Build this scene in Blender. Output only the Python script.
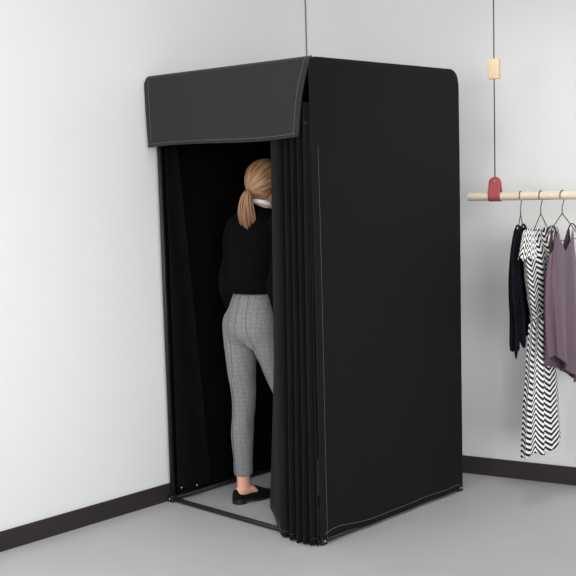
import bpy, bmesh, math, random
from math import sin, cos, pi, radians, sqrt, exp
from mathutils import Vector, Matrix, noise as mn

random.seed(7)
S = bpy.context.scene
for o in list(bpy.data.objects):
    bpy.data.objects.remove(o)
COL = S.collection

# ------------------------------------------------------------ camera
cam_d = bpy.data.cameras.new('camera')
cam = bpy.data.objects.new('camera', cam_d)
COL.objects.link(cam)
S.camera = cam
cam_d.sensor_width = 36
cam_d.lens = 1075.72 / 576 * 36
_r = Vector((0.72335569, 0.6899228, -0.02762375))
_u = Vector((-0.04948872, 0.0917078, 0.99455545))
_f = Vector((-0.6886998, 0.71805028, -0.10048076))
cam.matrix_world = Matrix(((_r.x, _u.x, -_f.x, 4.0406), (_r.y, _u.y, -_f.y, -3.3312),
                           (_r.z, _u.z, -_f.z, 1.57), (0, 0, 0, 1)))

# ------------------------------------------------------------ light
W = bpy.data.worlds.new('world')
S.world = W
W.use_nodes = True
W.node_tree.nodes['Background'].inputs[0].default_value = (0.97, 0.985, 1, 1)
W.node_tree.nodes['Background'].inputs[1].default_value = 0.92


def area(name, loc, target, sx, sy, power, col=(1, 1, 1)):
    d = bpy.data.lights.new(name, 'AREA')
    d.shape = 'RECTANGLE'
    d.size, d.size_y, d.energy, d.color = sx, sy, power, col
    o = bpy.data.objects.new(name, d)
    COL.objects.link(o)
    o.location = loc
    o.rotation_euler = (Vector(target) - Vector(loc)).to_track_quat('-Z', 'Y').to_euler()
    return o


area('ceiling_softlight', (1.9, -0.6, 2.95), (1.9, -0.6, 0), 2.6, 2.2, 13)
area('front_softlight', (0.7, -3.2, 2.2), (0.4, 0.2, 0.5), 1.6, 1.2, 37)
wash = area('nook_fill', (1.75, 0.35, 2.92), (1.00, 1.33, 0.45), 0.35, 0.35, 2.0)  # fill lamp added above the rail to brighten the dim wall nook
wash.data.spread = radians(75)
# broad soft sun lamp added on the right to brighten the walls evenly
sun_d = bpy.data.lights.new('side_fill_sun', 'SUN')
sun_d.energy = 1.5
sun_d.angle = radians(32)
sun = bpy.data.objects.new('side_fill_sun', sun_d)
COL.objects.link(sun)
sun.rotation_euler = Vector((-0.80, 0.60, -0.12)).to_track_quat('-Z', 'Y').to_euler()

S.view_settings.view_transform = 'Standard'
S.view_settings.look = 'None'
S.view_settings.exposure = 0.0
S.view_settings.gamma = 1
S.view_settings.use_curve_mapping = False


# ------------------------------------------------------------ materials
def srgb(r, g, b):
    f = lambda c: (c / 255 / 12.92) if c / 255 <= 0.04045 else ((c / 255 + 0.055) / 1.055) ** 2.4
    return (f(r), f(g), f(b), 1)


def mat(name, col, rough=0.6, metal=0.0, sheen=0.0, spec=0.5, var=0.0, vscale=8, bump=0.0, bscale=200,
        col2=None, stretch=None):
    m = bpy.data.materials.new(name)
    m.use_nodes = True
    nt = m.node_tree
    b = nt.nodes['Principled BSDF']
    b.inputs['Base Color'].default_value = col
    b.inputs['Roughness'].default_value = rough
    b.inputs['Metallic'].default_value = metal
    b.inputs['Specular IOR Level'].default_value = spec
    if sheen:
        b.inputs['Sheen Weight'].default_value = sheen
        b.inputs['Sheen Roughness'].default_value = 0.5
    tc = nt.nodes.new('ShaderNodeTexCoord')
    src = tc.outputs['Object']
    if stretch:
        mp = nt.nodes.new('ShaderNodeMapping')
        mp.inputs['Scale'].default_value = stretch
        nt.links.new(src, mp.inputs[0])
        src = mp.outputs[0]
    if var or col2:
        n = nt.nodes.new('ShaderNodeTexNoise')
        n.inputs['Scale'].default_value = vscale
        n.inputs['Detail'].default_value = 6
        nt.links.new(src, n.inputs['Vector'])
        r = nt.nodes.new('ShaderNodeValToRGB')
        r.color_ramp.elements[0].position = 0.3
        r.color_ramp.elements[1].position = 0.7
        if col2:
            c1, c2 = col, col2
        else:
            c1 = tuple(c * (1 - var) for c in col[:3]) + (1,)
            c2 = tuple(min(1, c * (1 + var)) for c in col[:3]) + (1,)
        r.color_ramp.elements[0].color = c1
        r.color_ramp.elements[1].color = c2
        nt.links.new(n.outputs[0], r.inputs[0])
        nt.links.new(r.outputs[0], b.inputs['Base Color'])
    if bump:
        n2 = nt.nodes.new('ShaderNodeTexNoise')
        n2.inputs['Scale'].default_value = bscale
        n2.inputs['Detail'].default_value = 3
        nt.links.new(src, n2.inputs['Vector'])
        bp = nt.nodes.new('ShaderNodeBump')
        bp.inputs['Strength'].default_value = bump
        bp.inputs['Distance'].default_value = 0.004
        nt.links.new(n2.outputs[0], bp.inputs['Height'])
        nt.links.new(bp.outputs[0], b.inputs['Normal'])
    return m


M = {}
M['wall'] = mat('white_wall_paint', srgb(227, 227, 227), 0.9, spec=0.2, var=0.012, vscale=1.5)
M['wall2'] = mat('pale_grey_wall_paint', srgb(216, 216, 215), 0.9, spec=0.2, var=0.02, vscale=1.2)
M['floor'] = mat('grey_concrete_floor', srgb(184, 184, 184), 0.55, spec=0.35, var=0.04, vscale=2.2, bump=0.03, bscale=30)
M['base'] = mat('dark_baseboard_paint', srgb(46, 40, 43), 0.6, spec=0.3)
M['trim'] = mat('white_trim_paint', srgb(252, 252, 252), 0.7)
M['corner_line'] = mat('grey_corner_line', srgb(120, 118, 112), 0.9)
M['ceil'] = mat('white_ceiling_paint', srgb(240, 240, 240), 0.9)
M['fabric'] = mat('black_booth_fabric', srgb(20, 20, 18), 0.8, spec=0.12, sheen=0.01, bump=0.12, bscale=420)
M['valance'] = mat('lit_valance_fabric', srgb(32, 32, 32), 0.7, spec=0.25, sheen=0.05, bump=0.12, bscale=420)  # booth cloth with the valance's stronger light put into its base colour
M['velvet'] = mat('black_curtain_fabric', srgb(19, 19, 18), 0.85, spec=0.1, sheen=0.03, bump=0.1, bscale=500)
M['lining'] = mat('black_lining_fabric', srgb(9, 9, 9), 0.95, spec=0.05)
M['liningside'] = mat('lighter_black_lining', srgb(15, 15, 16), 0.9, spec=0.05, var=0.25, vscale=9, sheen=0.005)
M['thread'] = mat('grey_thread', srgb(112, 112, 110), 0.8)
M['frame'] = mat('black_coated_steel', srgb(18, 18, 18), 0.6, spec=0.5)
M['steel'] = mat('polished_steel', srgb(210, 210, 208), 0.25, metal=1.0)
M['skin'] = mat('fair_skin', srgb(222, 168, 146), 0.5, spec=0.35, var=0.05, vscale=14)
M['lip'] = mat('lip_skin', srgb(180, 95, 90), 0.45)
M['sweater'] = mat('black_knit', srgb(10, 10, 10), 0.9, spec=0.04, sheen=0.008, bump=0.25, bscale=260)
M['shirt'] = mat('white_cotton', srgb(240, 240, 240), 0.8)
M['suede'] = mat('black_suede', srgb(14, 14, 15), 0.9, sheen=0.04, spec=0.1, bump=0.1, bscale=300)
M['sole'] = mat('black_rubber', srgb(20, 19, 19), 0.5)
M['eye'] = mat('eye_white', srgb(238, 235, 230), 0.2)
M['iris'] = mat('brown_iris', srgb(60, 45, 35), 0.2)
M['wood'] = mat('pale_ash_wood', srgb(205, 190, 166), 0.55, col2=srgb(221, 208, 186), vscale=9, stretch=(3, 3, 30))
M['block'] = mat('pale_beech_wood', srgb(206, 180, 145), 0.55, col2=srgb(217, 194, 162), vscale=14, stretch=(8, 8, 1))
M['leather'] = mat('red_leather', srgb(148, 64, 66), 0.5, spec=0.35, var=0.06, vscale=40)
M['cord'] = mat('grey_cord', srgb(70, 68, 66), 0.8)
M['brass'] = mat('aged_brass', srgb(122, 98, 62), 0.4, metal=0.9)
M['lace'] = mat('black_lace_fabric', srgb(12, 9, 13), 0.85, spec=0.1, col2=srgb(24, 17, 30), vscale=22, bump=0.5, bscale=90)
M['mauve'] = mat('mauve_satin', srgb(94, 72, 86), 0.5, spec=0.4, sheen=0.1, var=0.05, vscale=10)
M['darktrim'] = mat('dark_plum_trim', srgb(40, 32, 38), 0.6)


def tweed():
    m = mat('grey_check_tweed', srgb(140, 141, 142), 0.85, spec=0.15, sheen=0.1)
    nt = m.node_tree
    b = nt.nodes['Principled BSDF']
    tc = nt.nodes['Texture Coordinate']
    ck = nt.nodes.new('ShaderNodeTexNoise')
    ck.inputs['Scale'].default_value = 420
    ck.inputs['Detail'].default_value = 1
    r = nt.nodes.new('ShaderNodeValToRGB')
    r.color_ramp.elements[0].position = 0.38
    r.color_ramp.elements[1].position = 0.62
    r.color_ramp.elements[0].color = srgb(98, 99, 101)
    r.color_ramp.elements[1].color = srgb(142, 143, 144)
    nt.links.new(tc.outputs['Object'], ck.inputs['Vector'])
    nt.links.new(ck.outputs[0], r.inputs[0])
    # faint window-pane check from two sine waves in object space
    sp = nt.nodes.new('ShaderNodeSeparateXYZ')
    nt.links.new(tc.outputs['Object'], sp.inputs[0])
    last = r.outputs[0]
    for ax in ('Z', 'X'):
        mu = nt.nodes.new('ShaderNodeMath'); mu.operation = 'MULTIPLY'; mu.inputs[1].default_value = 45
        fr = nt.nodes.new('ShaderNodeMath'); fr.operation = 'FRACT'
        gt = nt.nodes.new('ShaderNodeMath'); gt.operation = 'GREATER_THAN'; gt.inputs[1].default_value = 0.82
        nt.links.new(sp.outputs[ax], mu.inputs[0]); nt.links.new(mu.outputs[0], fr.inputs[0]); nt.links.new(fr.outputs[0], gt.inputs[0])
        mx = nt.nodes.new('ShaderNodeMixRGB'); mx.blend_type = 'MULTIPLY'
        sc = nt.nodes.new('ShaderNodeMath'); sc.operation = 'MULTIPLY'; sc.inputs[1].default_value = 0.28
        nt.links.new(gt.outputs[0], sc.inputs[0]); nt.links.new(sc.outputs[0], mx.inputs[0])
        nt.links.new(last, mx.inputs[1]); mx.inputs[2].default_value = (0.5, 0.5, 0.5, 1)
        last = mx.outputs[0]
    nt.links.new(last, b.inputs['Base Color'])
    return m


def chevron():
    """black and white zigzag print driven by the cloth's own UV"""
    m = mat('chevron_print_cloth', srgb(230, 230, 230), 0.8, spec=0.15)
    nt = m.node_tree
    b = nt.nodes['Principled BSDF']
    uv = nt.nodes.new('ShaderNodeUVMap'); uv.uv_map = 'UVMap'
    sp = nt.nodes.new('ShaderNodeSeparateXYZ')
    nt.links.new(uv.outputs[0], sp.inputs[0])

    def mth(op, a, v=None):
        n = nt.nodes.new('ShaderNodeMath'); n.operation = op
        nt.links.new(a, n.inputs[0])
        if v is not None:
            if hasattr(v, 'is_linked'):
                nt.links.new(v, n.inputs[1])
            else:
                n.inputs[1].default_value = v
        return n.outputs[0]
    tri = mth('PINGPONG', sp.outputs[0], 0.5)
    tri = mth('MULTIPLY', tri, 2.7)
    s = mth('ADD', sp.outputs[1], tri)
    fr = mth('FRACT', s)
    g = mth('GREATER_THAN', fr, 0.5)
    mx = nt.nodes.new('ShaderNodeMixRGB')
    nt.links.new(g, mx.inputs[0])
    mx.inputs[1].default_value = srgb(18, 18, 20)
    mx.inputs[2].default_value = srgb(232, 231, 230)
    nt.links.new(mx.outputs[0], b.inputs['Base Color'])
    return m


def hairmat():
    m = mat('auburn_blonde_hair', srgb(150, 105, 70), 0.42, spec=0.5)
    nt = m.node_tree
    b = nt.nodes['Principled BSDF']
    uv = nt.nodes.new('ShaderNodeUVMap'); uv.uv_map = 'UVMap'
    mp = nt.nodes.new('ShaderNodeMapping')
    mp.inputs['Scale'].default_value = (46, 1.6, 1)
    n = nt.nodes.new('ShaderNodeTexNoise'); n.inputs['Scale'].default_value = 1.0; n.inputs['Detail'].default_value = 5
    r = nt.nodes.new('ShaderNodeValToRGB')
    r.color_ramp.elements[0].position = 0.3; r.color_ramp.elements[0].color = srgb(92, 62, 42)
    r.color_ramp.elements[1].position = 0.7; r.color_ramp.elements[1].color = srgb(190, 144, 104)
    nt.links.new(uv.outputs[0], mp.inputs[0]); nt.links.new(mp.outputs[0], n.inputs['Vector'])
    nt.links.new(n.outputs[0], r.inputs[0]); nt.links.new(r.outputs[0], b.inputs['Base Color'])
    bp = nt.nodes.new('ShaderNodeBump'); bp.inputs['Strength'].default_value = 0.5; bp.inputs['Distance'].default_value = 0.003
    nt.links.new(n.outputs[0], bp.inputs['Height']); nt.links.new(bp.outputs[0], b.inputs['Normal'])
    return m


M['tweed'] = tweed()
M['chevron'] = chevron()
M['hair'] = hairmat()


# ------------------------------------------------------------ helpers
def uvlayer(bm):
    return bm.loops.layers.uv.get('UVMap') or bm.loops.layers.uv.new('UVMap')


def link(name, bm, m, parent=None, smooth=True, origin=None):
    me = bpy.data.meshes.new(name)
    bmesh.ops.recalc_face_normals(bm, faces=bm.faces[:])
    bm.to_mesh(me)
    bm.free()
    for p in me.polygons:
        p.use_smooth = smooth
    me.materials.append(m)
    o = bpy.data.objects.new(name, me)
    COL.objects.link(o)
    if origin is not None:                      # mesh was built in world space; move origin
        me.transform(Matrix.Translation(-Vector(origin)))
        o.location = origin
    if parent is not None:
        o.parent = parent
        if parent.name not in ('x',):
            o.location = Vector(o.location) - Vector(world_of(parent))
    return o


def world_of(o):
    v = Vector(o.location)
    while o.parent:
        o = o.parent
        v += Vector(o.location)
    return v


def empty(name, loc, label, cat, group=None):
    o = bpy.data.objects.new(name, None)
    COL.objects.link(o)
    o.location = loc
    o.empty_display_size = 0.1
    tag(o, label, cat, group)
    return o


def tag(o, label, cat, group=None):
    o['label'] = label
    o['category'] = cat
    if group:
        o['group'] = group
    return o


def struct(o):
    o['kind'] = 'structure'
    return o


def box(bm, x0, x1, y0, y1, z0, z1, bev=0.0, rot=None, piv=None):
    r = bmesh.ops.create_cube(bm, size=1)
    vs = r['verts']
    for v in vs:
        v.co = Vector(((x0 + x1) / 2 + v.co.x * (x1 - x0), (y0 + y1) / 2 + v.co.y * (y1 - y0), (z0 + z1) / 2 + v.co.z * (z1 - z0)))
    if bev:
        es = list({e for v in vs for e in v.link_edges})
        rr = bmesh.ops.bevel(bm, geom=es, offset=bev, segments=3, profile=0.5, affect='EDGES')
        vs = list({v for f in rr['faces'] for v in f.verts} | {v for v in vs if v.is_valid})
    if rot is not None:
        bmesh.ops.rotate(bm, verts=[v for v in vs if v.is_valid], cent=piv, matrix=rot)
    return bm


def frames(pts):
    pts = [Vector(p) for p in pts]
    T = []
    for i in range(len(pts)):
        a = pts[max(0, i - 1)]
        b = pts[min(len(pts) - 1, i + 1)]
        t = (b - a)
        T.append(t.normalized() if t.length > 1e-9 else Vector((0, 0, 1)))
    n = T[0].orthogonal().normalized()
    out = []
    for t in T:
        n = (n - t * n.dot(t))
        n = n.normalized() if n.length > 1e-6 else t.orthogonal().normalized()
        out.append((t, n, t.cross(n)))
    return pts, out


def tube(bm, pts, rad, seg=10, cap=True, ref=None):
    """rad: number, list, or list of (rx, ry) where rx is along ref"""
    pts, fr = frames(pts)
    if not isinstance(rad, (list, tuple)):
        rad = [rad] * len(pts)
    uvl = uvlayer(bm)
    rings = []
    for i, p in enumerate(pts):
        t, n, b = fr[i]
        if ref is not None:
            n = Vector(ref) - t * Vector(ref).dot(t)
            n.normalize()
            b = t.cross(n)
        r = rad[i]
        rx, ry = r if isinstance(r, (list, tuple)) else (r, r)
        rings.append([bm.verts.new(p + n * (rx * cos(2 * pi * k / seg)) + b * (ry * sin(2 * pi * k / seg))) for k in range(seg)])
    L = len(rings) - 1
    for i in range(L):
        for k in range(seg):
            f = bm.faces.new((rings[i][k], rings[i][(k + 1) % seg], rings[i + 1][(k + 1) % seg], rings[i + 1][k]))
            uu = ((k / seg, i / L), ((k + 1) / seg, i / L), ((k + 1) / seg, (i + 1) / L), (k / seg, (i + 1) / L))
            for l, q in zip(f.loops, uu):
                l[uvl].uv = q
    if cap:
        bm.faces.new(rings[0][::-1])
        bm.faces.new(rings[-1])
    return bm


def smooth_path(ctrl, n=6):
    """Catmull-Rom through control tuples of any length"""
    P = [tuple(c) for c in ctrl]
    P = [P[0]] + P + [P[-1]]
    out = []
    for i in range(1, len(P) - 2):
        for s in range(n):
            t = s / n
            out.append(tuple(0.5 * (2 * b + (c - a) * t + (2 * a - 5 * b + 4 * c - d) * t * t + (3 * b - a - 3 * c + d) * t ** 3)
                             for a, b, c, d in zip(P[i - 1], P[i], P[i + 1], P[i + 2])))
    out.append(P[-2])
    return out


def ell(bm, c, r, rot=None, u=20, v=14):
    res = bmesh.ops.create_uvsphere(bm, u_segments=u, v_segments=v, radius=1)
    mt = Matrix.Diagonal((r[0], r[1], r[2], 1))
    if rot:
        mt = rot.to_4x4() @ mt
    mt = Matrix.Translation(c) @ mt
    bmesh.ops.transform(bm, matrix=mt, verts=res['verts'])
    return res['verts']


def grid(bm, fn, nu, nv, uvf=None, closed=False):
    """surface from fn(u,v), u,v in 0..1"""
    uvl = uvlayer(bm)
    cols = nu if closed else nu + 1
    V = [[bm.verts.new(fn(i / nu, j / nv)) for i in range(cols)] for j in range(nv + 1)]
    for j in range(nv):
        for i in range(nu):
            i2 = (i + 1) % cols
            f = bm.faces.new((V[j][i], V[j][i2], V[j + 1][i2], V[j + 1][i]))
            q = ((i / nu, j / nv), ((i + 1) / nu, j / nv), ((i + 1) / nu, (j + 1) / nv), (i / nu, (j + 1) / nv))
            for l, (a, b) in zip(f.loops, q):
                l[uvl].uv = uvf(a, b) if uvf else (a, b)
    return V


def solid(o, t, off=0):
    m = o.modifiers.new('thickness', 'SOLIDIFY')
    m.thickness = t
    m.offset = off
    return o


def stitches(bm, pts, r=0.0011, dash=0.011, gap=0.004):
    """dashed thread line following a polyline"""
    pts = [Vector(p) for p in pts]
    d = [0]
    for a, b in zip(pts, pts[1:]):
        d.append(d[-1] + (b - a).length)

    def at(s):
        for i in range(len(pts) - 1):
            if s <= d[i + 1]:
                return pts[i].lerp(pts[i + 1], (s - d[i]) / max(1e-9, d[i + 1] - d[i]))
        return pts[-1]
    s = 0
    while s + dash < d[-1]:
        tube(bm, [at(s), at(s + dash)], r, seg=5)
        s += dash + gap
    return bm


def remesh(o, vox, sm=4, disp=None):
    m = o.modifiers.new('fuse', 'REMESH')
    m.mode = 'VOXEL'
    m.voxel_size = vox
    m.use_smooth_shade = True
    s = o.modifiers.new('soften', 'SMOOTH')
    s.iterations = sm
    s.factor = 0.5
    return o


# ------------------------------------------------------------ room shell
BW, BD, BH = 1.02, 1.035, 2.07            # changing booth width, depth, height
CX, CY = -0.018, 1.10                      # room corner
dirR = Vector((1, 0.255, 0)).normalized()  # right-hand wall runs at a wide angle
nR = Vector((dirR.y, -dirR.x, 0))          # towards the viewer
Rlen = 3.2
Rend = Vector((CX, CY, 0)) + dirR * Rlen
Lend = -5.2
CH = 3.0

bm = bmesh.new()
poly = [(CX - 0.15, Lend), (4.6, Lend), (4.6, 2.4), (CX - 0.15, 2.4)]
lo = [bm.verts.new((x, y, -0.06)) for x, y in poly]
hi = [bm.verts.new((x, y, 0)) for x, y in poly]
bm.faces.new(lo[::-1]); bm.faces.new(hi)
for i in range(4):
    bm.faces.new((lo[i], lo[(i + 1) % 4], hi[(i + 1) % 4], hi[i]))
struct(link('floor', bm, M['floor'], smooth=False))

bm = bmesh.new(); box(bm, CX - 0.12, CX, Lend, CY + 0.02, 0, CH)
struct(link('wall_left', bm, M['wall'], smooth=False))


def slab(name, m, s0, s1, t0, t1, z0, z1):
    bm = bmesh.new()
    O = Vector((CX, CY, 0))
    q = [O + dirR * s0 + nR * t0, O + dirR * s1 + nR * t0, O + dirR * s1 + nR * t1, O + dirR * s0 + nR * t1]
    a = [bm.verts.new(p + Vector((0, 0, z0))) for p in q]
    b = [bm.verts.new(p + Vector((0, 0, z1))) for p in q]
    bm.faces.new(a); bm.faces.new(b)
    for i in range(4):
        bm.faces.new((a[i], a[(i + 1) % 4], b[(i + 1) % 4], b[i]))
    return struct(link(name, bm, m, smooth=False))


slab('wall_right', M['wall2'], -0.03, Rlen, -0.12, 0, 0, CH)
slab('baseboard_right', M['base'], 0.0, Rlen, 0, 0.012, 0, 0.092)
bm = bmesh.new(); box(bm, CX, CX + 0.010, Lend, CY, 0, 0.087)
struct(link('baseboard_left', bm, M['base'], smooth=False))
bm = bmesh.new(); box(bm, CX - 0.15, 4.6, Lend, 2.4, CH, CH + 0.06)
struct(link('ceiling', bm, M['ceil'], smooth=False))
bm = bmesh.new(); tube(bm, [(CX + 0.002, CY - 0.003, 0.09), (CX + 0.002, CY - 0.003, CH)], 0.0035, seg=8)
struct(link('corner_strip', bm, M['corner_line']))  # thin grey strip down the wall corner

# ------------------------------------------------------------ changing booth
booth = empty('changing_booth', (BW / 2, BD / 2, 0),
              'tall black fabric changing booth with open curtain, standing in the room corner', 'fitting room')


def part(name, bm, m, parent=booth, smooth=True, origin=None):
    return link(name, bm, m, parent, smooth, origin)


def bar(name, pts, r=0.011, parent=booth):
    bm = bmesh.new()
    tube(bm, pts, r, seg=12)
    c = (Vector(pts[0]) + Vector(pts[-1])) / 2
    return part(name, bm, M['frame'], parent, origin=c)


e = 0.014
zc = 0.015
bar('floor_bar', [(e, 0.0, zc), (BW - e, 0.0, zc)])
bar('floor_bar', [(BW - e, e, zc), (BW - e, BD - e, zc)])
bar('floor_bar', [(e, BD - e, zc), (BW - e, BD - e, zc)])
bar('floor_bar', [(e, e, zc), (e, BD - e, zc)])
for x in (e, BW - e):
    for y in (0.004, BD - e):
        bar('frame_post', [(x, y, 0.01), (x, y, BH - 0.03)], 0.011)
for a, b in (((e, 0.004), (BW - e, 0.004)), ((e, BD - e), (BW - e, BD - e)), ((e, 0.02), (e, BD - e)), ((BW - e, 0.02), (BW - e, BD - e))):
    bar('top_bar', [(a[0], a[1], BH - 0.025), (b[0], b[1], BH - 0.025)])
bar('curtain_rod', [(0.03, 0.03, 1.875), (BW - 0.03, 0.0, 1.875)], 0.008)
for x, y in ((e, 0.0), (BW - e, 0.0), (BW - e, BD - e), (e, BD - e)):
    bm = bmesh.new(); box(bm, x - 0.018, x + 0.018, y - 0.018, y + 0.018, 0.0, 0.034, 0.004)
    f = part('corner_foot', bm, M['frame'], origin=(x, y, 0.0))
    for dx, dy in ((0, -1), (1, 0)):
        bm = bmesh.new()
        c = Vector((x + dx * 0.0185, y + dy * 0.0185, 0.018))
        ell(bm, c, (0.0045, 0.0045, 0.0045), u=10, v=8)
        part('bolt', bm, M['steel'], f, origin=c)


# right-hand side panel: rounded top corners, slightly slack cloth, raised hem near the front
def side_pt(u, v, off=0.0, xb=BW):
    y = -0.024 + u * (BD + 0.024)
    # rounded top corners
    r1, r2 = 0.035, 0.07
    top = BH
    if y < r1 - 0.024:
        k = 1 - (y + 0.024) / r1
        top -= r1 * (1 - sqrt(max(0, 1 - k * k)))
    if y > BD - r2:
        k = (y - (BD - r2)) / r2
        top -= r2 * (1 - sqrt(max(0, 1 - min(1, k) ** 2)))
    bot = 0.014 + 0.024 * exp(-((u - 0.09) / 0.10) ** 2) * min(1, u / 0.04) + 0.004 * sin(u * 7) ** 2
    z = bot + (top - bot) * v
    x = xb + 0.004 + off + 0.004 * sin(5 * u + 2.2 * v) * sin(pi * v) + 0.003 * sin(24 * u) * (1 - v) ** 8
    # front edge curls inwards and hangs free of the post
    if u < 0.04:
        k = 1 - u / 0.04
        x -= 0.006 * k * k
        y += 0.0
    return Vector((x, y, z))


bm = bmesh.new()
grid(bm, lambda u, v: side_pt(u ** 1.0, v), 120, 60)
p = part('side_panel', bm, M['fabric'])
solid(p, 0.003)
bm = bmesh.new()
stitches(bm, [side_pt(0.035, v / 40, 0.0022) for v in range(0, 34)], r=0.0008)
part('stitching', bm, M['thread'], p)
bm = bmesh.new()
stitches(bm, [side_pt(u / 60, 0.012, 0.0022) for u in range(2, 60)])
part('stitching', bm, M['thread'], p)
for yy, zz in ((0.035, 0.036), ):
    bm = bmesh.new()
    c = Vector((BW + 0.0045, 0.010, 0.052))
    tube(bm, [c + Vector((0, 0.0055 * cos(a * pi / 8), 0.0085 * sin(a * pi / 8))) for a in range(17)], 0.0022, seg=8)
    part('grommet', bm, M['steel'], p, origin=c)

# left-hand side panel: plain black cloth
def left_pt(u, v, off=0.0):
    y = u * BD
    top = BH - 0.02
    r = 0.06
    if y > BD - r:
        k = (y - (BD - r)) / r
        top -= r * (1 - sqrt(max(0, 1 - min(1, k) ** 2)))
    bot = 0.022 + 0.006 * sin(u * 9 + 1)
    return Vector((0.001 + off + 0.004 * sin(6 * u + 1) * sin(pi * v), y, bot + (top - bot) * v))


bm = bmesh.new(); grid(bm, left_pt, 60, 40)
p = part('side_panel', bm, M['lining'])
solid(p, 0.003)
bm = bmesh.new()
stitches(bm, [left_pt(u / 60, 0.013, 0.028) for u in range(2, 60)], r=0.0008)
part('stitching', bm, M['frame'], p)

# slightly lighter sheet just inside the left panel, free edge running diagonally
def sheet_pt(u, v):
    z = 0.045 + (2.0 - 0.045) * v
    w = 0.045 + 0.185 * (1 - v) ** 0.9
    y = 0.02 + u * w
    x = 0.034 + 0.012 * sin(u * 5 + 2 * v) * (1 - v) + 0.004 * u
    return Vector((x, y, z))


bm = bmesh.new(); grid(bm, sheet_pt, 24, 60)
p = part('side_sheet', bm, M['liningside'])
solid(p, 0.003)
for yy, zz in ((0.03, 0.07), (0.13, 0.06)):
    bm = bmesh.new()
    c = Vector((0.052, yy, zz))
    ell(bm, c, (0.003, 0.004, 0.006), u=10, v=8)
    part('snap_button', bm, M['steel'], p, origin=c)

# back panel and roof
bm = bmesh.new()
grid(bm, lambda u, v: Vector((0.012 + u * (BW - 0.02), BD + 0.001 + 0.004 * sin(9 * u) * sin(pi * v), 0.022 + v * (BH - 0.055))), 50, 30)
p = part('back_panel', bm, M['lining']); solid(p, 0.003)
bm = bmesh.new()
grid(bm, lambda u, v: Vector((0.002 + u * (BW - 0.004), -0.012 - 0.034 * (1 - u) * (1 - v) + v * (BD + 0.007), BH - 0.004 - 0.03 * max(0, abs(2 * v - 1) - 0.93) / 0.07 * (1 if v > .5 else .4))), 30, 60)
p = part('roof_panel', bm, M['fabric']); solid(p, 0.003)


# valance: flap folded over the front top edge and hanging free
def val_pt(u, v, off=0.0):
    # u 0 left .. 1 right, v 0 top .. 1 bottom
    x_l = -0.014 + 0.022 * v
    x_r = BW + 0.005 - 0.048 * v
    x = x_l + (x_r - x_l) * u
    y = -0.016 - 0.034 * (1 - u) - 0.036 * (0.1 + 0.9 * u) * sin(min(1, v * 1.5) * pi / 2) - 0.008 * sin(pi * u) * v - 0.004 * sin(11 * u + 1) * v
    zt = BH + 0.002
    rl = 0.022
    s = (x - x_l)
    if s < rl:
        k = 1 - s / rl
        zt -= rl * (1 - sqrt(max(0, 1 - k * k)))
        y -= 0.0
    zb = 1.742 - 0.006 * (1 - u) + 0.006 * sin(5.5 * u + 0.4) + 0.010 * max(0, u - 0.82) / 0.18 * 0.5
    z = zt + (zb - zt) * v
    if v < 0.05:
        y += 0.012 * (1 - v / 0.05) ** 2
    return Vector((x, y - off, z))


bm = bmesh.new(); grid(bm, val_pt, 80, 36)
p = part('valance', bm, M['valance']); solid(p, 0.0035)
bm = bmesh.new()
stitches(bm, [val_pt(u / 80, 0.955, 0.0028) for u in range(1, 80)])
part('stitching', bm, M['thread'], p)
bm = bmesh.new()
stitches(bm, [val_pt(0.030, 0.06 + v / 44, 0.0028) for v in range(0, 40)])
part('stitching', bm, M['thread'], p)
bm = bmesh.new()
stitches(bm, [val_pt(0.972, 0.03 + v / 42, 0.0028) for v in range(0, 40)])
part('stitching', bm, M['thread'], p)

# folded hem band on the valance (raised double cloth)
bm = bmesh.new(); grid(bm, lambda u, v: val_pt(u, 0.955 + 0.047 * v, 0.0024), 80, 3)
h = part('hem_band', bm, M['valance'], p); solid(h, 0.002)

# gathered curtain at the right of the opening
top_ctrl = [(0.700, 0.115), (0.728, 0.05), (0.770, -0.002), (0.805, -0.022), (0.832, -0.020), (0.850, 0.044), (0.872, -0.026),
            (0.892, 0.040), (0.912, -0.028), (0.930, 0.036), (0.950, -0.030), (0.968, 0.028), (0.985, -0.030), (1.003, -0.012), (1.014, -0.026)]
bot_ctrl = [(0.578, 0.118), (0.665, 0.060), (0.755, -0.012), (0.804, -0.044), (0.832, -0.046), (0.852, -0.015), (0.877, -0.062),
            (0.897, -0.015), (0.918, -0.064), (0.936, -0.015), (0.955, -0.062), (0.970, -0.015), (0.988, -0.056), (1.004, -0.020), (1.018, -0.040)]
NP = 9
tp = smooth_path(top_ctrl, NP)
bp_ = smooth_path(bot_ctrl, NP)
NC = len(tp) - 1


def cur_pt(u, v, off=0.0):
    i = u * NC
    a = int(min(NC - 1, i)); f = i - a
    T = Vector(tp[a]).lerp(Vector(tp[a + 1]), f)
    B = Vector(bp_[a]).lerp(Vector(bp_[a + 1]), f)
    k = (1 - v) ** 1.25
    q = T.lerp(B, k)
    wob = 0.006 * sin(7 * v + 9 * u) * sin(pi * v) 
    zb = 0.006 + 0.046 * max(0, 1 - u / 0.24) + 0.002 * sin(30 * u)
    if 0.06 < u < 0.20:
        zb = max(zb, 0.032)
    zt = 1.885
    return Vector((q.x + wob * 0.6, q.y - wob * 0.4 - off, zb + (zt - zb) * v))


bm = bmesh.new(); grid(bm, cur_pt, NC, 70)
cur = part('curtain', bm, M['velvet']); solid(cur, 0.003)
bm = bmesh.new()
stitches(bm, [cur_pt(u / 120, 0.014, 0.003) for u in range(0, 120)], r=0.0009)
part('stitching', bm, M['thread'], cur)
bm = bmesh.new()
stitches(bm, [cur_pt(u / 120, 0.955, 0.003) for u in range(75, 120)], r=0.0009)
part('stitching', bm, M['thread'], cur)

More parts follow.
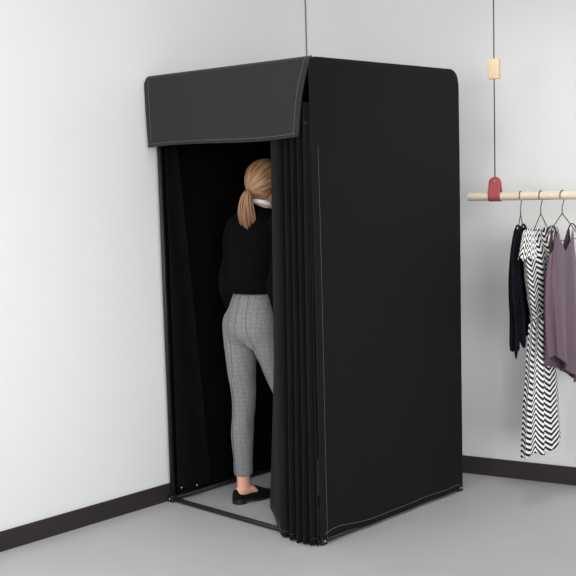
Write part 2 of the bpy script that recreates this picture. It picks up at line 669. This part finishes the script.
# ------------------------------------------------------------ woman
woman = empty('person', (0.40, 0.22, 0.0), 'person seen from behind in black sweater and grey cropped trousers, standing inside the booth', 'person')
HC = Vector((0.464, 0.272, 1.552))
NB = Vector((0.446, 0.252, 1.43))
SH = Vector((0.434, 0.243, 1.355))
PEL = Vector((0.392, 0.205, 0.93))
LA = Vector((0.297, 0.223, 0.10))
RA = Vector((0.555, 0.290, 0.10))
V = Vector


def chain(bm, ctrl, n=5, seg=16, ref=(1, 0, 0)):
    """ctrl rows: x,y,z,rx,ry"""
    rows = smooth_path(ctrl, n)
    tube(bm, [r[:3] for r in rows], [(max(0.002, r[3]), max(0.002, r[4])) for r in rows], seg=seg, ref=ref)


bm = bmesh.new()
# torso, pelvis
chain(bm, [(.400, .212, 0.84, .11, .075), (.404, .214, 0.92, .125, .078), (.408, .219, 1.03, .098, .070), (.410, .224, 1.14, .110, .076),
           (.42, .235, 1.27, .135, .092), (SH.x, SH.y, 1.36, .13, .075), (NB.x, NB.y, 1.41, .06, .055), (.450, .257, 1.45, .050, .052), (.458, .268, 1.53, .047, .05)], ref=(1, 0, 0))
# legs
legL = [(.318, .210, .87, .080, .085), (.312, .216, .70, .064, .070), (.306, .228, .50, .047, .052), (.300, .212, .36, .046, .050),
        (.297, .218, .20, .034, .038), (LA.x, LA.y - .004, .115, .029, .036), (LA.x, LA.y, .07, .029, .038)]
legR = [(.478, .210, .87, .080, .085), (.520, .250, .70, .064, .070), (.556, .295, .50, .047, .052), (.560, .280, .36, .046, .050),
        (.557, .283, .20, .034, .038), (RA.x, RA.y - .004, .115, .029, .036), (RA.x, RA.y, .07, .029, .038)]
for L in (legL, legR):
    chain(bm, L)


def foot_axis(A, yaw):
    d = V((sin(yaw), cos(yaw), 0))
    return d, V((d.y, -d.x, 0))


YL, YR = radians(7), radians(16)
for A, yaw in ((LA, YL), (RA, YR)):
    d, s = foot_axis(A, yaw)
    g = lambda f, z: tuple(V((A.x, A.y, 0)) + d * f)[:2] + (z,)
    chain(bm, [g(-.048, .048) + (.024, .020), g(-.02, .055) + (.029, .028), g(.03, .060) + (.030, .026), g(.07, .040) + (.032, .014),
               g(.11, .030) + (.030, .009), g(.132, .028) + (.020, .006)], ref=s)
# arms and hands
ARM = {}
for sgn in (-1, 1):
    sh = V((SH.x + sgn * .155, SH.y + .002, 1.350))
    el = V((SH.x + sgn * .160, SH.y - .056, 1.060))
    wr = V((SH.x + sgn * .168, SH.y + .040, .850))
    ARM[sgn] = (sh, el, wr)
    mid = sh.lerp(el, .5) + V((sgn * .010, 0, 0))
    md2 = el.lerp(wr, .4)
    chain(bm, [tuple(sh + V((-sgn * .03, 0, .01))) + (.042, .042), tuple(sh) + (.046, .046), tuple(mid) + (.039, .040), tuple(el) + (.032, .034),
               tuple(md2) + (.033, .034), tuple(wr) + (.020, .026)], ref=(0, 1, 0))
    d = (wr - el).normalized()
    # palm
    side = V((0, 1, 0)) - d * d.y; side.normalize()      # thumb side faces forward
    nrm = d.cross(side)
    pm = wr + d * .045
    chain(bm, [tuple(wr) + (.024, .018), tuple(wr + d * .03) + (.033, .014), tuple(wr + d * .07) + (.038, .012), tuple(wr + d * .085) + (.036, .010)], ref=side)
    inw = V((-sgn, 0, 0)); inw = (inw - d * inw.dot(d)).normalized()
    for k, ln in enumerate((.070, .078, .072, .056)):
        b0 = wr + d * (.078 - .004 * k) + side * (.028 - .0185 * k)
        a1 = (d + inw * .25).normalized(); a2 = (d + inw * .9).normalized(); a3 = (d * .5 + inw).normalized()
        q = [b0 - d * .02, b0, b0 + a1 * ln * .42, b0 + a1 * ln * .42 + a2 * ln * .33, b0 + a1 * ln * .42 + a2 * ln * .33 + a3 * ln * .25]
        tube(bm, q, [.0085, .0085, .008, .0072, .0055], seg=10)
    b0 = wr + d * .02 + side * .022
    a1 = (d * .7 + side * .75 + inw * .35).normalized(); a2 = (d + side * .25 + inw * .45).normalized()
    tube(bm, [b0 - a1 * .012, b0 + a1 * .02, b0 + a1 * .04, b0 + a1 * .04 + a2 * .026, b0 + a1 * .04 + a2 * .046], [.012, .0115, .0095, .0088, .006], seg=10)
# head
ell(bm, HC + V((0, -.008, .022)), (.071, .088, .082), u=28, v=20)
ell(bm, HC + V((0, .020, -.040)), (.056, .066, .070), u=24, v=16)
ell(bm, HC + V((0, .066, -.092)), (.022, .018, .016))
chain(bm, [tuple(HC + V((0, .080, .018))) + (.007, .007), tuple(HC + V((0, .094, -.012))) + (.010, .011), tuple(HC + V((0, .100, -.026))) + (.014, .012), tuple(HC + V((0, .088, -.034))) + (.010, .006)])
for sgn in (-1, 1):
    ell(bm, HC + V((sgn * .072, .004, -.014)), (.008, .016, .028), u=12, v=10)
    ell(bm, HC + V((sgn * .030, .078, .018)), (.022, .010, .007), u=12, v=8)
    ell(bm, HC + V((sgn * .036, .062, -.028)), (.020, .020, .020), u=12, v=8)
body = link('body', bm, M['skin'], woman)
remesh(body, 0.0042, 3)
for sgn in (-1, 1):
    bm = bmesh.new(); c = HC + V((sgn * .030, .0775, .002)); ell(bm, c, (.0135, .0095, .0075))
    ey = link('eye', bm, M['eye'], woman, origin=c)
    bm = bmesh.new(); c = HC + V((sgn * .030, .0855, .002)); ell(bm, c, (.0055, .003, .0055))
    link('iris', bm, M['iris'], ey, origin=c)
bm = bmesh.new()
chain(bm, [tuple(HC + V((-.022, .079, -.060))) + (.002, .003), tuple(HC + V((-.010, .087, -.058))) + (.006, .006), tuple(HC + V((0, .0885, -.060))) + (.006, .006),
           tuple(HC + V((.010, .087, -.058))) + (.006, .006), tuple(HC + V((.022, .079, -.060))) + (.002, .003)], ref=(0, 0, 1))
link('mouth', bm, M['lip'], woman)

# hair: swept back to a low ponytail
POLE = V((-.10, -.90, -.42)).normalized()
UPV = V((0, 0, 1)); UPV = (UPV - POLE * UPV.dot(POLE)).normalized()
SDV = POLE.cross(UPV)


def hair_pt(u, v):
    az = u * 2 * pi
    c, s = cos(az), sin(az)
    up = max(0, c); dn = max(0, -c)
    th_max = radians(98 + 50 * up ** 1.2 - 56 * dn ** 1.0)
    th = th_max * (0.0 + v)
    d = POLE * cos(th) + (UPV * c + SDV * s) * sin(th)
    lock = 0.0035 * mn.noise(V((az * 5, th * 0.8, 3))) + 0.0018 * mn.noise(V((az * 16, th, 9)))
    tk = 0.012 * min(1, (1 - v) * 6 + 0.15)
    rx, ry, rz = .076 + tk, .094 + tk, .088 + tk
    C = HC + V((0, -.008, .018))
    low = max(0, -d.z)
    p = C + V((d.x * rx, d.y * ry, d.z * (rz + 0.012 * low))) + d * lock
    pull = exp(-(th / 0.35) ** 2)
    p += POLE * 0.010 * pull
    return p


bm = bmesh.new(); grid(bm, hair_pt, 120, 40, closed=True)
bmesh.ops.remove_doubles(bm, verts=bm.verts[:], dist=0.0004)
hair = link('hair', bm, M['hair'], woman); solid(hair, 0.006, -1)
pb = HC + V((0, -.008, .018)) + V((POLE.x * .09, POLE.y * .108, POLE.z * .104)) + POLE * .006
bm = bmesh.new()
for k in range(120):
    a = random.random() * 2 * pi; r = sqrt(random.random())
    ox, oy = r * cos(a), r * sin(a)
    ln = random.uniform(.165, .225) * (1 - .18 * r)
    w = .043 + random.uniform(-.004, .004)
    ph = random.random() * 6
    P = []
    for j in range(10):
        t = j / 9
        sp = (.28 + .9 * sin(min(1, t * 1.25) * pi / 2) * (1 - .25 * t)) * w
        P.append(pb + V((ox * sp - .018 * t + .004 * t * t + .003 * sin(ph + 5 * t), -.020 * sin(min(1, t * 1.6) * pi * .5) + .03 * t * t + oy * sp * .7,
                         -ln * t + .006 * sin(pi * min(1, t * 2)))))
    tube(bm, P, [.0042 * (1 - .75 * (j / 9) ** 2) + .0004 for j in range(10)], seg=6)
link('ponytail', bm, M['hair'], hair)
bm = bmesh.new()
tube(bm, [pb + V((.0125 * cos(a * pi / 8), -.004 + .0105 * sin(a * pi / 8), -.006)) for a in range(17)], .0035, seg=8)
link('hair_tie', bm, mat('brown_hair_tie', srgb(110, 72, 48), .7), hair)

# sweater
bm = bmesh.new()
chain(bm, [(.411, .221, 1.045, .126, .100), (.411, .221, 1.065, .133, .106), (.414, .224, 1.13, .137, .106), (.421, .233, 1.24, .152, .112), (.430, .240, 1.32, .160, .108),
           (.434, .244, 1.370, .144, .088), (.440, .248, 1.410, .096, .074), (.447, .254, 1.438, .064, .064), (.449, .256, 1.448, .058, .060)], n=6, seg=40)
for sgn in (-1, 1):
    sh, el, wr = ARM[sgn]
    chain(bm, [tuple(sh + V((-sgn * .045, 0, .012))) + (.058, .056), tuple(sh + V((sgn * .002, 0, -.004))) + (.056, .054), tuple(sh.lerp(el, .45) + V((sgn * .012, 0, 0))) + (.048, .048),
               tuple(el + V((sgn * .004, -.004, 0))) + (.045, .044), tuple(el.lerp(wr, .5) + V((sgn * .002, 0, -.006))) + (.045, .044), tuple(el.lerp(wr, .88)) + (.036, .036),
               tuple(wr) + (.032, .033)], ref=(0, 1, 0), seg=20)
sw = link('sweater', bm, M['sweater'], woman)
remesh(sw, 0.006, 6)
tx = bpy.data.textures.new('cloth_folds', 'CLOUDS'); tx.noise_scale = 0.09; tx.noise_depth = 1
dm = sw.modifiers.new('folds', 'DISPLACE'); dm.texture = tx; dm.strength = 0.022; dm.mid_level = 0.5; dm.texture_coords = 'LOCAL'
bm = bmesh.new()
tube(bm, [(.411 + .129 * cos(a * pi / 24), .221 + .102 * sin(a * pi / 24), 1.047) for a in range(49)], [(.005, .012)] * 49, seg=10, ref=(0, 0, 1))
link('hem_rib', bm, M['sweater'], sw)
bm = bmesh.new()
ring = []
for a in range(49):
    t = a * pi / 24
    ring.append((.450 + .0560 * cos(t), .257 + .0590 * sin(t), 1.456 - .018 * sin(t)))
tube(bm, ring, [(.011, .004)] * 49, seg=10, ref=(0, 0, 1))
link('collar', bm, M['shirt'], woman)

# trousers
bm = bmesh.new()
chain(bm, [(.408, .220, 1.075, .106, .080), (.410, .220, 1.03, .114, .088), (.408, .216, .97, .132, .102), (.407, .209, .91, .147, .112), (.405, .206, .85, .149, .108), (.403, .212, .815, .09, .06)], seg=40)
for sgn in (-1, 1):
    ell(bm, V((.404 + sgn * .058, .178, .872)), (.084, .070, .100), u=24, v=16)
tl = [(.345, .210, .98, .040, .055), (.325, .208, .91, .080, .088), (.317, .212, .80, .078, .086), (.312, .218, .68, .069, .077), (.306, .229, .50, .0545, .060), (.301, .218, .36, .052, .058),
      (.298, .218, .22, .047, .050), (.297, .220, .138, .0445, .046)]
tr = [(.462, .210, .98, .040, .055), (.476, .208, .91, .080, .088), (.500, .228, .80, .077, .086), (.525, .255, .68, .068, .077), (.558, .296, .50, .0545, .060), (.562, .285, .36, .052, .058),
      (.558, .282, .22, .047, .050), (.556, .285, .138, .0445, .046)]
for L in (tl, tr):
    chain(bm, L, seg=28)
tro = link('trousers', bm, M['tweed'], woman)
remesh(tro, 0.005, 6)
tx2 = bpy.data.textures.new('trouser_folds', 'CLOUDS'); tx2.noise_scale = 0.11
dm = tro.modifiers.new('folds', 'DISPLACE'); dm.texture = tx2; dm.strength = 0.008; dm.mid_level = 0.5; dm.texture_coords = 'LOCAL'
M['seam'] = mat('dark_grey_thread', srgb(84, 85, 87), .9)
bm = bmesh.new()
# back crease / side seams running down the legs
for L, ang in ((tl, -pi * .55), (tl, pi * 1.02), (tr, -pi * .55)):
    rows = smooth_path(L[3:], 6)
    P = [(r[0] + (r[3] - .0005) * cos(ang), r[1] + (r[4] - .0005) * sin(ang), r[2]) for r in rows]
    tube(bm, P, .0022, seg=6)
link('leg_seam', bm, M['seam'], tro)
# centre back seam and the two back darts, laid on the finished cloth surface
from mathutils.bvhtree import BVHTree
dg = bpy.context.evaluated_depsgraph_get()
ev = tro.evaluated_get(dg)
me_ = ev.to_mesh()
tree = BVHTree.FromPolygons([v.co.copy() for v in me_.vertices], [tuple(p.vertices) for p in me_.polygons])
ev.to_mesh_clear()


def on_cloth(path):
    out = []
    for x, z in path:
        hit = tree.ray_cast(V((x, -0.6, z)), V((0, 1, 0)))
        if hit[0] is not None:
            out.append(hit[0] + V((0, -.0002, 0)))
    return out


for pth in ([(.409, 1.035), (.408, .98), (.406, .92), (.405, .87), (.405, .845)],
            [(.455, 1.035), (.458, .97), (.466, .90), (.478, .83), (.490, .76), (.503, .69), (.518, .63)],
            [(.362, 1.035), (.355, .97), (.346, .90), (.338, .83), (.332, .76), (.326, .70), (.318, .63)]):
    pth = [tuple(q) for q in smooth_path(pth, 6)]
    q = on_cloth(pth)
    if len(q) > 3:
        bm = bmesh.new()
        tube(bm, q, .0016, seg=6)
        link('back_seam', bm, M['seam'], tro)


# loafers
def shoe(A, yaw, label):
    d, s = foot_axis(A, yaw)
    O = V((A.x, A.y, 0))
    sec = [(-.064, .012, .060), (-.059, .022, .070), (-.045, .0315, .070), (-.015, .034, .058), (.018, .035, .052), (.044, .038, .060), (.064, .0405, .070), (.09, .0425, .060),
           (.118, .0415, .048), (.140, .036, .040), (.156, .024, .034), (.163, .010, .028)]
    rows = smooth_path(sec, 4)
    bm = bmesh.new()
    seg = 20
    rings = []
    for f, w, h in rows:
        zb = .022 - .012 * max(0, min(1, (f + .02) / .08))
        R = []
        for k in range(seg):
            a = 2 * pi * k / seg
            cx = cos(a); cz = sin(a)
            x = w * math.copysign(abs(cx) ** .8, cx)
            z = zb + (h - zb) * (max(0, cz) ** .75) if cz > 0 else zb + .004 * cz
            if cz > 0:
                x *= 1 - .22 * cz
            R.append(bm.verts.new(O + d * f + s * x + V((0, 0, z))))
        rings.append(R)
    for i in range(len(rings) - 1):
        for k in range(seg):
            bm.faces.new((rings[i][k], rings[i][(k + 1) % seg], rings[i + 1][(k + 1) % seg], rings[i + 1][k]))
    bm.faces.new(rings[0]); bm.faces.new(rings[-1])
    up = link('loafer', bm, M['suede'], woman)
    bm = bmesh.new()
    rows2 = [r for r in rows]

    def outline(rr, z0f, z1f, sc=1.06):
        L = [(f, w * sc) for f, w, h in rr]
        pl = [(f, w) for f, w in L] + [(f, -w) for f, w in L[::-1]]
        lo = [bm.verts.new(O + d * f + s * x + V((0, 0, z0f(f)))) for f, x in pl]
        hi = [bm.verts.new(O + d * f + s * x + V((0, 0, z1f(f)))) for f, x in pl]
        n = len(pl)
        for i in range(n):
            bm.faces.new((lo[i], lo[(i + 1) % n], hi[(i + 1) % n], hi[i]))
        h = len(L)
        for i in range(h - 1):
            bm.faces.new((lo[i], lo[i + 1], lo[n - 2 - i], lo[n - 1 - i]))
            bm.faces.new((hi[i], hi[i + 1], hi[n - 2 - i], hi[n - 1 - i]))
    ramp = lambda f: max(0, min(1, (f + .02) / .08))
    outline(rows2, lambda f: .0195 - .0185 * ramp(f), lambda f: .026 - .014 * ramp(f))
    link('sole', bm, M['sole'], up, smooth=False)
    bm = bmesh.new()
    outline([r for r in rows if r[0] < -.012], lambda f: 0.0005, lambda f: .020, 1.04)
    link('heel', bm, M['sole'], up, smooth=False)
    # raised vamp seam
    bm = bmesh.new()
    P = []
    for k in range(13):
        a = -pi / 2 + pi * k / 12
        f = .076 + .040 * cos(a); x = .028 * sin(a)
        P.append(O + d * f + s * x + V((0, 0, .056 - .008 * cos(a) - .006 * abs(sin(a)))))
    tube(bm, P, .002, seg=6)
    link('vamp_seam', bm, M['suede'], up)


shoe(LA, YL, '')
shoe(RA, YR, '')

# ------------------------------------------------------------ hanging rail
RZ = 1.461
R0 = V((1.064, 1.050, RZ))
RD = V((0.5, 0.146, 0)).normalized()
RL = 1.3
rail = empty('hanging_rail', R0 + RD * RL / 2, 'pale round wooden clothes rail hung on cords by red leather loops', 'clothes rail')
bm = bmesh.new()
q0 = R0; q1 = R0 + RD * RL
tube(bm, [q0, q0 + RD * .004, q1 - RD * .004, q1], [.0165, .0200, .0200, .0165], seg=24)
link('wooden_rod', bm, M['wood'], rail, origin=R0 + RD * RL / 2)
NN = V((RD.y, -RD.x, 0))     # towards viewer


def sling(s):
    c = R0 + RD * s
    # leather band folded under the rod, joined above with a rivet
    bm = bmesh.new()
    prof = [(0.0065, .098), (.009, .07), (.0165, .025)]
    path = [(-a, z) for a, z in prof] + [(-.018 * sin(t), .018 * cos(t)) for t in [pi / 2 + pi * k / 10 for k in range(0, 11)]]
    left = [(-.0055, .066), (-.009, .052), (-.016, .034), (-.0225, .014)]
    arc = [(-.0225 * cos(pi * k / 12), -.0225 * sin(pi * k / 12)) for k in range(13)]
    right = [(.0225, .014), (.016, .034), (.009, .052), (.0055, .066)]
    pth = left + arc + right
    n = len(pth)
    w0 = .029
    uvl = uvlayer(bm)
    rows = []
    top_ext = 8
    for i, (a, z) in enumerate(pth):
        rows.append([bm.verts.new(c + NN * a + RD * (w0 * (-1 + 2 * k / 8)) + V((0, 0, z))) for k in range(9)])
    for i in range(n - 1):
        for k in range(8):
            bm.faces.new((rows[i][k], rows[i][k + 1], rows[i + 1][k + 1], rows[i + 1][k]))
    # rounded tongues at both ends
    for sgn, row in ((-1, rows[0]), (1, rows[-1])):
        prev = row
        for j in range(1, 7):
            t = j / 6 * pi / 2
            zz = .066 + w0 * .95 * sin(t); ww = max(.0015, w0 * cos(t))
            cur_ = [bm.verts.new(c + NN * (sgn * (.0055 - .0025 * j / 6)) + RD * (ww * (-1 + 2 * k / 8)) + V((0, 0, zz))) for k in range(9)]
            for k in range(8):
                bm.faces.new((prev[k], prev[k + 1], cur_[k + 1], cur_[k]))
            prev = cur_
    st = link('leather_loop', bm, M['leather'], rail); solid(st, .003)
    bm = bmesh.new(); cc = c + NN * .0085 + V((0, 0, .072)); ell(bm, cc, (.0055, .0055, .0055), u=12, v=8)
    link('rivet', bm, M['steel'], st, origin=cc)
    bm = bmesh.new(); tube(bm, [c + V((0, 0, .060)), c + V((0, 0, CH - RZ))], .0030, seg=10)
    link('cord', bm, M['cord'], rail)
    bm = bmesh.new()
    zb = 2.062 - RZ
    b = box(bm, -.027, .027, -.016, .016, -.047, .047, .003)
    for v in bm.verts:
        v.co = c + RD * v.co.x + NN * v.co.y + V((0, 0, zb + v.co.z))
    link('wooden_slider', bm, M['block'], rail, origin=c + V((0, 0, zb)))
    bm = bmesh.new(); tube(bm, [c + V((0, 0, CH - RZ - .02)), c + V((0, 0, CH - RZ))], [.022, .026], seg=20)
    link('ceiling_mount', bm, M['steel'], rail)


sling(.133)
sling(RL - .141)


# hangers
def rotz(v, deg):
    return Matrix.Rotation(radians(deg), 3, 'Z') @ v


def hanger(s, deg, label, w=.168):
    """triangular wire hanger; apex 0.10 m under its hook"""
    top = R0 + RD * s
    A = rotz(NN, deg)
    root = empty('wire_hanger', top + V((0, 0, -.10)), label, 'hanger', 'brass wire hangers on the wooden rail')
    ap = top + V((0, 0, -.083))
    bm = bmesh.new()
    hk = []
    for k in range(15):
        a = pi * (-.05 + 1.22 * k / 14)
        hk.append(top + A * (.0236 * cos(a)) * -1 + V((0, 0, .0236 * sin(a))))
    hk = hk[::-1]
    hk = hk[::-1]
    # neck comes down from the far end of the hook
    neck = [hk[0] + V((0, 0, -.012)), top + A * -.012 + V((0, 0, -.034)), top + V((0, 0, -.052)), ap]
    tube(bm, hk[::-1] + neck, .0023, seg=8)
    link('hook', bm, M['brass'], root)
    bm = bmesh.new()
    P = [ap, ap + A * (w * .5) + V((0, 0, -.052)), ap + A * (w * .93) + V((0, 0, -.098)), ap + A * w + V((0, 0, -.108)), ap + A * (w * .985) + V((0, 0, -.122)),
         ap + A * (w * .93) + V((0, 0, -.127)), ap + A * (-w * .93) + V((0, 0, -.127)), ap - A * (w * .985) + V((0, 0, -.122)), ap - A * w + V((0, 0, -.108)),
         ap - A * (w * .93) + V((0, 0, -.098)), ap - A * (w * .5) + V((0, 0, -.052)), ap]
    tube(bm, P, .0025, seg=8)
    link('shoulder_wire', bm, M['brass'], root)
    return ap, A


def garment(ap, A, wa, tb, ztop, zbot, fold, nu=140, nv=70, seed=1):
    """closed cloth tube round the hanger; returns fn(u,v) with v 0 bottom .. 1 top"""
    B = V((-A.y, A.x, 0))
    if B.dot(RD) < 0:
        B = -B

    def fn(u, v):
        th = 2 * pi * u
        zb = zbot(th)
        a0 = wa(0.98) * cos(th)
        zt = ztop(th, a0)
        z = zb + (zt - zb) * v
        w = wa(v); t = tb(v)
        fo = fold(th, v)
        a = w * cos(th) * (1 + fo * .35)
        sn = sin(th)
        b = t * math.copysign(abs(sn) ** .8, sn) * (1 + fo * 1.1)
        return V((ap.x, ap.y, 0)) + A * a + B * b + V((0, 0, ap.z + z))
    return fn


# 1 black lace top
ap1, A1 = hanger(.256, 2, 'brass wire hanger carrying the black lace top, nearest the red leather loop', .072)
lp = garment(ap1, A1,
             lambda v: .10 + .055 * sin(pi * min(1, (1 - v) * 1.3)) + .03 * (1 - v) - .018 * max(0, v - .82) / .18,
             lambda v: .018 + .018 * (1 - v) ** .6,
             lambda th, a: -.050 - .22 * abs(a) - (.11 * exp(-(a / .04) ** 2) if sin(th) < 0 else .05 * exp(-(a / .04) ** 2)),
             lambda th: -.56 - .09 * max(0, cos(th)) ** 2 - .018 * sin(9 * th) - .012 * sin(17 * th),
             lambda th, v: (.28 * sin(8 * th + 2 * v) + .15 * sin(15 * th + 1)) * (.3 + .7 * (1 - v)))
bm = bmesh.new(); grid(bm, lp, 120, 50, closed=True)
c1 = V((ap1.x, ap1.y, ap1.z - .3))
o = link('lace_top', bm, M['lace'], origin=c1); solid(o, .002)
tag(o, 'black lace sleeveless top with ragged hem, left of the chevron dress', 'top')
for sg in (-1, 1):
    bm = bmesh.new()
    P = []
    for k in range(21):
        t = k / 20
        P.append(ap1 + A1 * (sg * (.050 + .006 * sin(pi * t))) + V((RD.x, RD.y, 0)) * (-.017 + .034 * t) + V((0, 0, -.085 + .032 * sin(pi * t))))
    tube(bm, P, [(.013 + .004 * sin(k), .004) for k in range(21)], seg=8, ref=A1)
    link('strap', bm, M['lace'], o)

# 2 chevron dress
ap2, A2 = hanger(.352, -7, 'brass wire hanger inside the black and white chevron dress', .120)


def dwa(v):
    # bottom to top: wide skirt, waist at about 0.58, wider bodice, shoulders
    pts = [(0, .190), (.2, .172), (.4, .140), (.55, .112), (.63, .098), (.72, .128), (.82, .158), (.9, .176), (.97, .17), (1, .150)]
    for (a, p), (b, q) in zip(pts, pts[1:]):
        if v <= b:
            t = (v - a) / (b - a); t = t * t * (3 - 2 * t)
            return p + (q - p) * t
    return pts[-1][1]


dr = garment(ap2, A2, dwa,
             lambda v: (.038 - .012 * min(1, v / .6)) if v < .63 else (.028 + .012 * sin(pi * (v - .63) / .37)) * (1 if v < .9 else max(.25, (1 - v) / .1)),
             lambda th, a: -.030 - .50 * abs(a) - (.06 * exp(-(a / .04) ** 2)),
             lambda th: -1.128 + .012 * sin(3 * th) ,
             lambda th, v: (.38 * sin(7 * th + .6) + .12 * sin(13 * th)) * (1 if v < .6 else .35) * (1 - .3 * v))
bm = bmesh.new()
grid(bm, dr, 200, 90, closed=True, uvf=lambda a, b: (a * 9, b * 40))
c2 = V((ap2.x, ap2.y, ap2.z - .5))
o = link('chevron_dress', bm, M['chevron'], origin=c2); solid(o, .002)
tag(o, 'long dress in black and white chevron print, hanging between lace top and mauve camisole', 'dress')
# flutter sleeves
for sg in (1, -1):
    bm = bmesh.new()

    def slv(u, v, sg=sg):
        th = pi * (u - .5)
        rr = .035 + .020 * v
        return ap2 + A2 * (sg * (.150 + .030 * v * cos(th) + .012 * v)) + V((RD.x, RD.y, 0)) * (rr * sin(th) * .8) + V((0, 0, -.085 - .115 * v - .010 * sin(u * 18) * v + .02 * cos(th) * (1 - v)))
    grid(bm, slv, 30, 12, uvf=lambda a, b: (a * 4, b * 5))
    s_ = link('sleeve', bm, M['chevron'], o); solid(s_, .002)
bm = bmesh.new()
P = []
for k in range(49):
    th = 2 * pi * k / 48
    q = dr(k / 48, .63)
    ctr = V((ap2.x, ap2.y, q.z))
    P.append(ctr + (q - ctr) * 1.03)
tube(bm, P, .004, seg=6)
link('waist_tie', bm, M['chevron'], o)

# 3 mauve camisole
ap3, A3 = hanger(.452, -12, 'brass wire hanger carrying the mauve camisole, last on the right')
cm = garment(ap3, A3,
             lambda v: .138 + .022 * sin(pi * (1 - v)) - .02 * max(0, v - .75) / .25,
             lambda v: .018 + .018 * (1 - v) ** .7,
             lambda th, a: -.078 - (.165 if sin(th) < 0 else .10) * max(0, 1 - abs(a) / .095) - (.16 * (max(0, abs(a) - .100) / .04) ** .7),
             lambda th: -.735 + .075 * cos(th) + .015 * sin(2 * th),
             lambda th, v: (.40 * sin(6 * th + 1.5 + .8 * v) + .1 * sin(11 * th)) * (.25 + .75 * (1 - v)))
bm = bmesh.new(); grid(bm, cm, 160, 60, closed=True)
c3 = V((ap3.x, ap3.y, ap3.z - .4))
o = link('camisole', bm, M['mauve'], origin=c3); solid(o, .002)
tag(o, 'mauve satin camisole with thin dark straps, at the right edge of the rail', 'top')
for sg in (-1, 1):
    bm = bmesh.new()
    P = []
    for k in range(21):
        t = k / 20
        P.append(ap3 + A3 * (sg * (.112 - .004 * sin(pi * t))) + V((RD.x, RD.y, 0)) * (-.026 + .052 * t) + V((0, 0, -.095 + .042 * sin(pi * t))))
    tube(bm, P, [(.0055, .0025)] * 21, seg=8, ref=A3)
    s_ = link('strap', bm, M['darktrim'], o)
    s_['label'] = 'dark plum strap'
bm = bmesh.new()
P = [cm(.5 + k / 80 * .5, 1.0) for k in range(4, 77)]
tube(bm, P, .0032, seg=6)
link('neck_trim', bm, M['darktrim'], o)['label'] = 'dark plum neckline trim'
